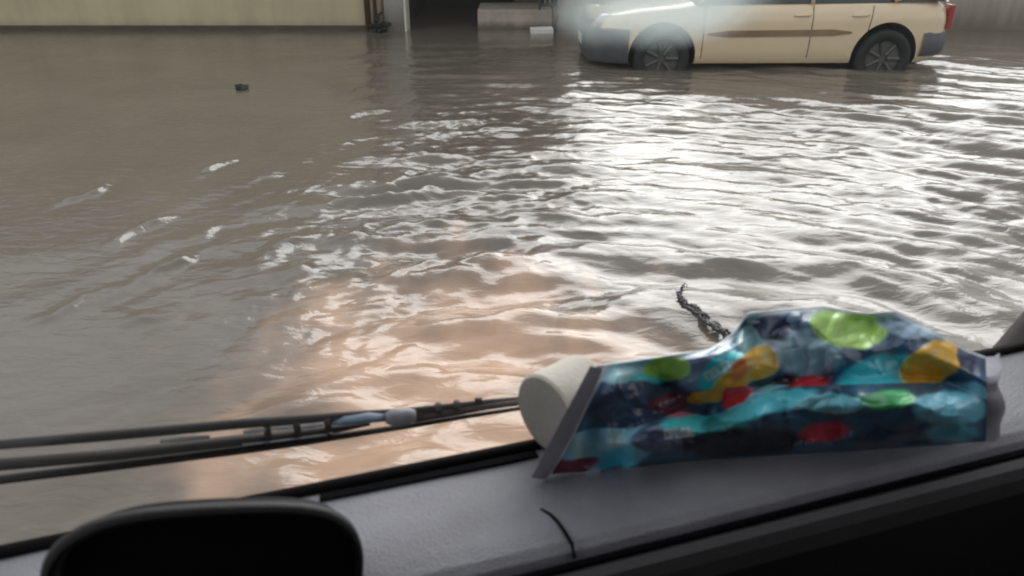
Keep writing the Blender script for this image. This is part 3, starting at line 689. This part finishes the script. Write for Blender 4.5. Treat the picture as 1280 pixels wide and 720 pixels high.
ell(914, 480, 36, 13, -36, .2, (225, 175, 40)); ell(946, 456, 26, 19, -25, .25, (228, 180, 45)); ell(924, 462, 9, 16, 30, .9, (230, 140, 80)); ell(958, 444, 8, 10, 0, .9, (240, 205, 110))
ell(885, 497, 24, 9, -10, .4, (200, 140, 40))
ell(975, 474, 40, 7, -14, .3, (20, 26, 34))
ell(922, 499, 20, 18, 0, .2, (165, 22, 34)); ell(917, 493, 7, 6, 0, .6, (205, 60, 60))
ell(968, 502, 34, 20, -12, .3, (125, 190, 205))
ell(1010, 440, 40, 30, 0, .4, (110, 135, 150)); ell(1020, 510, 40, 16, -4, .4, (60, 150, 165))
ell(1060, 410, 46, 24, 8, .3, (150, 190, 90)); ell(1100, 470, 55, 26, -14, .3, (45, 160, 175)); ell(1165, 455, 44, 26, -30, .25, (225, 175, 45)); ell(1150, 505, 26, 20, 0, .25, (165, 25, 36))
ell(1205, 500, 32, 22, 0, .4, (125, 185, 205)); ell(1140, 405, 50, 16, 10, .4, (120, 140, 160)); ell(1215, 440, 20, 26, 0, .4, (34, 46, 70)); ell(1010, 480, 26, 12, -10, .4, (160, 30, 40))
# lower lobe print; pale lit facets and the shaded underside are painted in
C = np.where(low[..., None] > 0, lin((36, 66, 88)), C)
def elow(*a):
    global C
    C0 = C.copy(); ell(*a[:5], a[5], a[6]); C = np.where(low[..., None] > 0, C, C0)
elow(750, 560, 66, 32, -10, .4, (130, 190, 212)); elow(728, 560, 16, 12, -30, 1.2, (170, 210, 220)); elow(772, 548, 10, 16, 20, 1.0, (185, 220, 228)); elow(772, 575, 26, 15, -10, .4, (95, 195, 220))
elow(715, 582, 36, 10, -14, .5, (80, 26, 42)); elow(825, 548, 40, 17, -8, .3, (62, 70, 95)); elow(870, 528, 40, 16, -4, .4, (50, 160, 165)); elow(852, 516, 26, 4, 0, .5, (215, 120, 140))
elow(905, 530, 30, 12, -10, .4, (30, 110, 115)); elow(960, 505, 60, 14, -14, .4, (70, 165, 180)); elow(925, 553, 78, 18, -4, .4, (10, 16, 26)); elow(1120, 545, 60, 14, -4, .6, (24, 40, 58)); elow(1030, 540, 30, 12, -10, .6, (150, 40, 55)); elow(1190, 540, 30, 12, 0, .6, (60, 130, 150))
elow(1040, 505, 40, 12, 0, .4, (120, 190, 205)); elow(1110, 500, 36, 12, 0, .4, (60, 150, 90)); elow(1190, 510, 44, 20, 0, .4, (100, 170, 190))
# lettering (illegible strokes as in the photograph)
def strokes(x, y, rot, w, h, n, c, lower):
    global C
    a = R(rot); dx, dy = PX - x, PY - y; X_ = dx * math.cos(a) + dy * math.sin(a); Y_ = -dx * math.sin(a) + dy * math.cos(a)
    C0 = C.copy(); m = np.zeros_like(PX); r = random.Random(int(x))
    for i in range(n):
        x0 = w * (i + .15) / n; x1 = w * (i + .82) / n; st = w / n * .16
        def seg(ax, ay, bx, by):
            L = math.hypot(bx - ax, by - ay); ux, uy = (bx - ax) / L, (by - ay) / L
            p = np.clip((X_ - ax) * ux + (Y_ - ay) * uy, 0, L); return 1 - sstep(st * .7, st * 1.5, np.hypot(X_ - ax - ux * p, Y_ - ay - uy * p))
        kind = r.choice('onul'); 
        parts = {'o': [(x0, 0, x0, h), (x1, 0, x1, h), (x0, 0, x1, 0), (x0, h, x1, h)], 'n': [(x0, 0, x0, h), (x1, 0, x1, h), (x0, 0, x1, 0)], 'u': [(x0, 0, x0, h), (x1, 0, x1, h), (x0, h, x1, h)], 'l': [(x0, 0, x0, h), (x0, h, x1, h), (x0, h * .5, x1, h * .5)]}[kind]
        for p in parts: m = np.maximum(m, seg(*p))
    put(m, c)
    if lower is not None: C = np.where((low[..., None] > 0) == lower, C, C0)
strokes(880, 468, -30, 34, 9, 4, (210, 240, 242), False)
strokes(896, 440, -28, 24, 4, 6, (150, 200, 205), False)
strokes(830, 538, -6, 38, 10, 5, (215, 220, 228), True)
# strip at the left end and pale rim along the top
sw = sstep(.0, .02, ss) * np.ones_like(PX)
E0 = np.array([[745, 460], [668, 596]])
nx_, ny_ = (596 - 460), -(668 - 745); nl = math.hypot(nx_, ny_)
dist = ((PX - 745) * nx_ + (PY - 460) * ny_) / nl
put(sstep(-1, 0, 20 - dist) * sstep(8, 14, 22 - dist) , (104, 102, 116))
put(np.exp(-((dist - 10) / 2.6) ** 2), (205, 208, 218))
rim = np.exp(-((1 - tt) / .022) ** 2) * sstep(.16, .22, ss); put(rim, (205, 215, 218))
# close the bag: roll the surface over the top and down the back
back = []
for k in range(1, 26):
    f = k / 25; row = Pb[-1].copy(); zt = Pb[-1][:, 2]
    vm = np.maximum(Pb[:, :, 1].max(0) + .010, row[:, 1] + .006); row[:, 1] += (vm - row[:, 1]) * math.sin(min(1, f * 2.5) * math.pi / 2)
    row[:, 1] = np.minimum(row[:, 1], glass_v(row[:, 2]) - .012)
    row[:, 2] = zt + (ZD + .003 - zt) * max(0, f - .04)
    row[:, 1] = row[:, 1] + (.0 * f); back.append(row)
Pall = np.concatenate([Pb, np.array(back)], 0); Call = np.concatenate([C, np.tile(lin((150, 155, 160)), (25, NS, 1))], 0)
cen = Pall.reshape(-1, 3).mean(0); org = np.array([cen[0], cen[1], ZD])
VR = VV[:, -1]
bag = grid_mesh('snack_bag', Pall - org, M['bag'], None, Call)
bag.location = (org[0] * cY - org[1] * sY, org[0] * sY + org[1] * cY, ZD); bag.rotation_euler = (0, 0, YAW)
tag(bag, 'crumpled blue plastic bag with yellow, red and green print on the dash', 'bag')
# the stiff heat-sealed strip, a part of the bag
bm = bmesh.new()
def bl(px, py, v): p = cab_v(px, py, v); return p - Vector(org)
vs0 = float(vb[0]); e = []
for k in range(13):
    f = k / 12; x = 664 + (738 - 664) * f; y = 597 + (457 - 597) * f
    va = vs0 - .006 - .022 * math.sin(math.pi * .75 * f)
    va = min(va, .70)
    wd = 19 + 3 * math.sin(f * 4) 
    A = bl(x, y, va); B = bl(x + wd * .95, y + wd * .28, va - .002); A.z = max(A.z, .0015); B.z = max(B.z, .0015)
    e.append((bm.verts.new(A), bm.verts.new(A * .4 + B * .6 + Vector((0, -.002, 0))), bm.verts.new(B)))
for a, b_ in zip(e, e[1:]):
    for k in range(2): bm.faces.new((a[k], a[k + 1], b_[k + 1], b_[k]))
st = obj('seal_strip', bm, mat('seal_strip', (0.34, 0.335, 0.39), .3, var=.15, scale=40), bag, True)
bm = bmesh.new(); tube(bm, [x[2].co if False else Vector(p) for p in [(v.co.x, v.co.y, v.co.z) for v in st.data.vertices][2::3]], .0011, 6)
obj('strip_edge', bm, mat('strip_edge', (.62, .62, .66), .3), bag, True)

bm = bmesh.new(); e = []
for k in range(17):                                    # crimped seal fin at the far end
    f = k / 16; j = int(f * (NT - 1)); A = Vector(Pb[j, -1]) - Vector(org); wv = .003 * math.sin(f * 14)
    B = A + Vector((.030 + .004 * math.sin(f * 7), .004 + wv, -.004)); Cc = A + Vector((.014, -.003 + wv, -.002))
    for q in (A, B, Cc): q.z = max(q.z, .002)
    e.append([bm.verts.new(q) for q in (A, Cc, B)])
for a, b_ in zip(e, e[1:]):
    for k in range(2): bm.faces.new((a[k], a[k + 1], b_[k + 1], b_[k]))
obj('seal_fin', bm, bpy.data.materials['seal_strip'], bag, True)

# ------------------------------------------------------------------ floating debris
def debris(name, pts, r, label):
    bm = bmesh.new(); rr = random.Random(5)
    base = pts[0]
    nseg = len(pts) - 1
    fine = []
    for i, (p, q_) in enumerate(zip(pts, pts[1:])):
        for k in range(8): fine.append(p.lerp(q_, k / 8) - base + Vector((rr.gauss(0, .2) * r, rr.gauss(0, .2) * r, 0)))
    fine.append(pts[-1] - base)
    for st_ in range(6):
        n = len(fine); k0 = rr.randrange(0, n // 3) if st_ else 0; k1 = n - (rr.randrange(0, n // 4) if st_ else 0); ph = rr.random() * 6
        pp = [fine[k] + Vector((math.sin(k * .55 + ph), math.cos(k * .47 + ph), .25 * math.sin(k * .8 + ph))) * r * (.25 + .75 * k / n) + Vector((rr.gauss(0, .12), rr.gauss(0, .12), 0)) * r for k in range(k0, k1)]
        m_ = len(pp); tube(bm, pp, [r * (.16 + .42 * (k0 + k) / n) * rr.uniform(.75, 1.25) * min(1, .25 + (m_ - 1 - k) / 4, .25 + k / 3) for k in range(m_)], 8, flat=.75)
    for v in bm.verts: v.co += Vector((noise.noise(v.co * 60), noise.noise(v.co * 60 + Vector((9, 0, 0))), noise.noise(v.co * 60 + Vector((0, 7, 0))))) * r * .6
    o = obj(name, bm, M['debris'], None, True); o.location = base
    tag(o, label, 'scrap'); return o
debris('floating_scrap', [at_z(x, y, .022) for x, y in ((857, 353), (849, 366), (852, 377), (866, 385), (884, 400), (902, 414), (920, 430))], .019, 'ragged dark strand of scrap floating on bright water beyond the bag')
debris('floating_scrap', [at_z(x, y, .01) for x, y in ((296, 107), (306, 111))], .05, 'small dark scrap floating on calm brown water far left')

# ------------------------------------------------------------------ light, sky, camera
SAZ = R(11.5); SEL = R(25)                      # sun azimuth to the right of the view, elevation
w = bpy.data.worlds.new('World'); sc.world = w; w.use_nodes = True
t = w.node_tree; bg = t.nodes['Background']
sky = t.nodes.new('ShaderNodeTexSky'); sky.sky_type = 'NISHITA'; sky.sun_disc = False
sky.sun_elevation = SEL; sky.sun_rotation = SAZ; sky.air_density = 1.2; sky.dust_density = 3.0; sky.ozone_density = 1.0
bwn = t.nodes.new('ShaderNodeRGBToBW'); mxs = t.nodes.new('ShaderNodeMix'); mxs.data_type = 'RGBA'; mxs.inputs['Factor'].default_value = 0.72
t.links.new(sky.outputs[0], bwn.inputs[0]); t.links.new(sky.outputs[0], mxs.inputs['A']); t.links.new(bwn.outputs[0], mxs.inputs['B'])
tcw = t.nodes.new('ShaderNodeTexCoord'); mpw = t.nodes.new('ShaderNodeMapping'); mpw.inputs['Scale'].default_value = (1, 1, 2.6)
ncl = t.nodes.new('ShaderNodeTexNoise'); ncl.inputs['Scale'].default_value = 2.2; ncl.inputs['Detail'].default_value = 6
t.links.new(tcw.outputs['Generated'], mpw.inputs['Vector']); t.links.new(mpw.outputs['Vector'], ncl.inputs['Vector'])
rcl = t.nodes.new('ShaderNodeValToRGB'); rcl.color_ramp.elements[0].position = .30; rcl.color_ramp.elements[1].position = .62
rcl.color_ramp.elements[0].color = (.25, .25, .25, 1); rcl.color_ramp.elements[1].color = (.9, .9, .9, 1)
t.links.new(ncl.outputs['Fac'], rcl.inputs['Fac'])
mxc = t.nodes.new('ShaderNodeMix'); mxc.data_type = 'RGBA'; mxc.inputs['B'].default_value = (8.4, 8.5, 8.7, 1)   # sunlit cloud deck
t.links.new(rcl.outputs['Color'], mxc.inputs['Factor']); t.links.new(mxs.outputs['Result'], mxc.inputs['A'])
t.links.new(mxc.outputs['Result'], bg.inputs['Color']); bg.inputs['Strength'].default_value = 0.13
sl = bpy.data.lights.new('Sun', 'SUN'); sl.energy = 1.9; sl.angle = R(48); sl.color = (1.0, .985, .97)
so = bpy.data.objects.new('Sun', sl); link(so)
dv = Vector((math.sin(SAZ) * math.cos(SEL), math.cos(SAZ) * math.cos(SEL), math.sin(SEL)))
so.rotation_euler = dv.to_track_quat('Z', 'Y').to_euler()

cam = bpy.data.cameras.new('Camera'); co = bpy.data.objects.new('Camera', cam); link(co)
cam.sensor_fit = 'HORIZONTAL'; cam.sensor_width = 36; cam.lens = 36 * F / 1280
cam.clip_start = 0.02; cam.clip_end = 10000
co.location = CAM; co.rotation_euler = (math.pi / 2 - PITCH, 0, 0)
sc.camera = co
cam.dof.use_dof = True; cam.dof.focus_distance = 5.0; cam.dof.aperture_fstop = 6.0
sc.cycles.filter_width = 2.0
sc.view_settings.view_transform = 'Standard'; sc.view_settings.look = 'None'; sc.view_settings.exposure = 0
sc.render.engine = 'CYCLES'
sc.cycles.max_bounces = 6; sc.cycles.transparent_max_bounces = 8
sc.cycles.caustics_reflective = False; sc.cycles.caustics_refractive = False
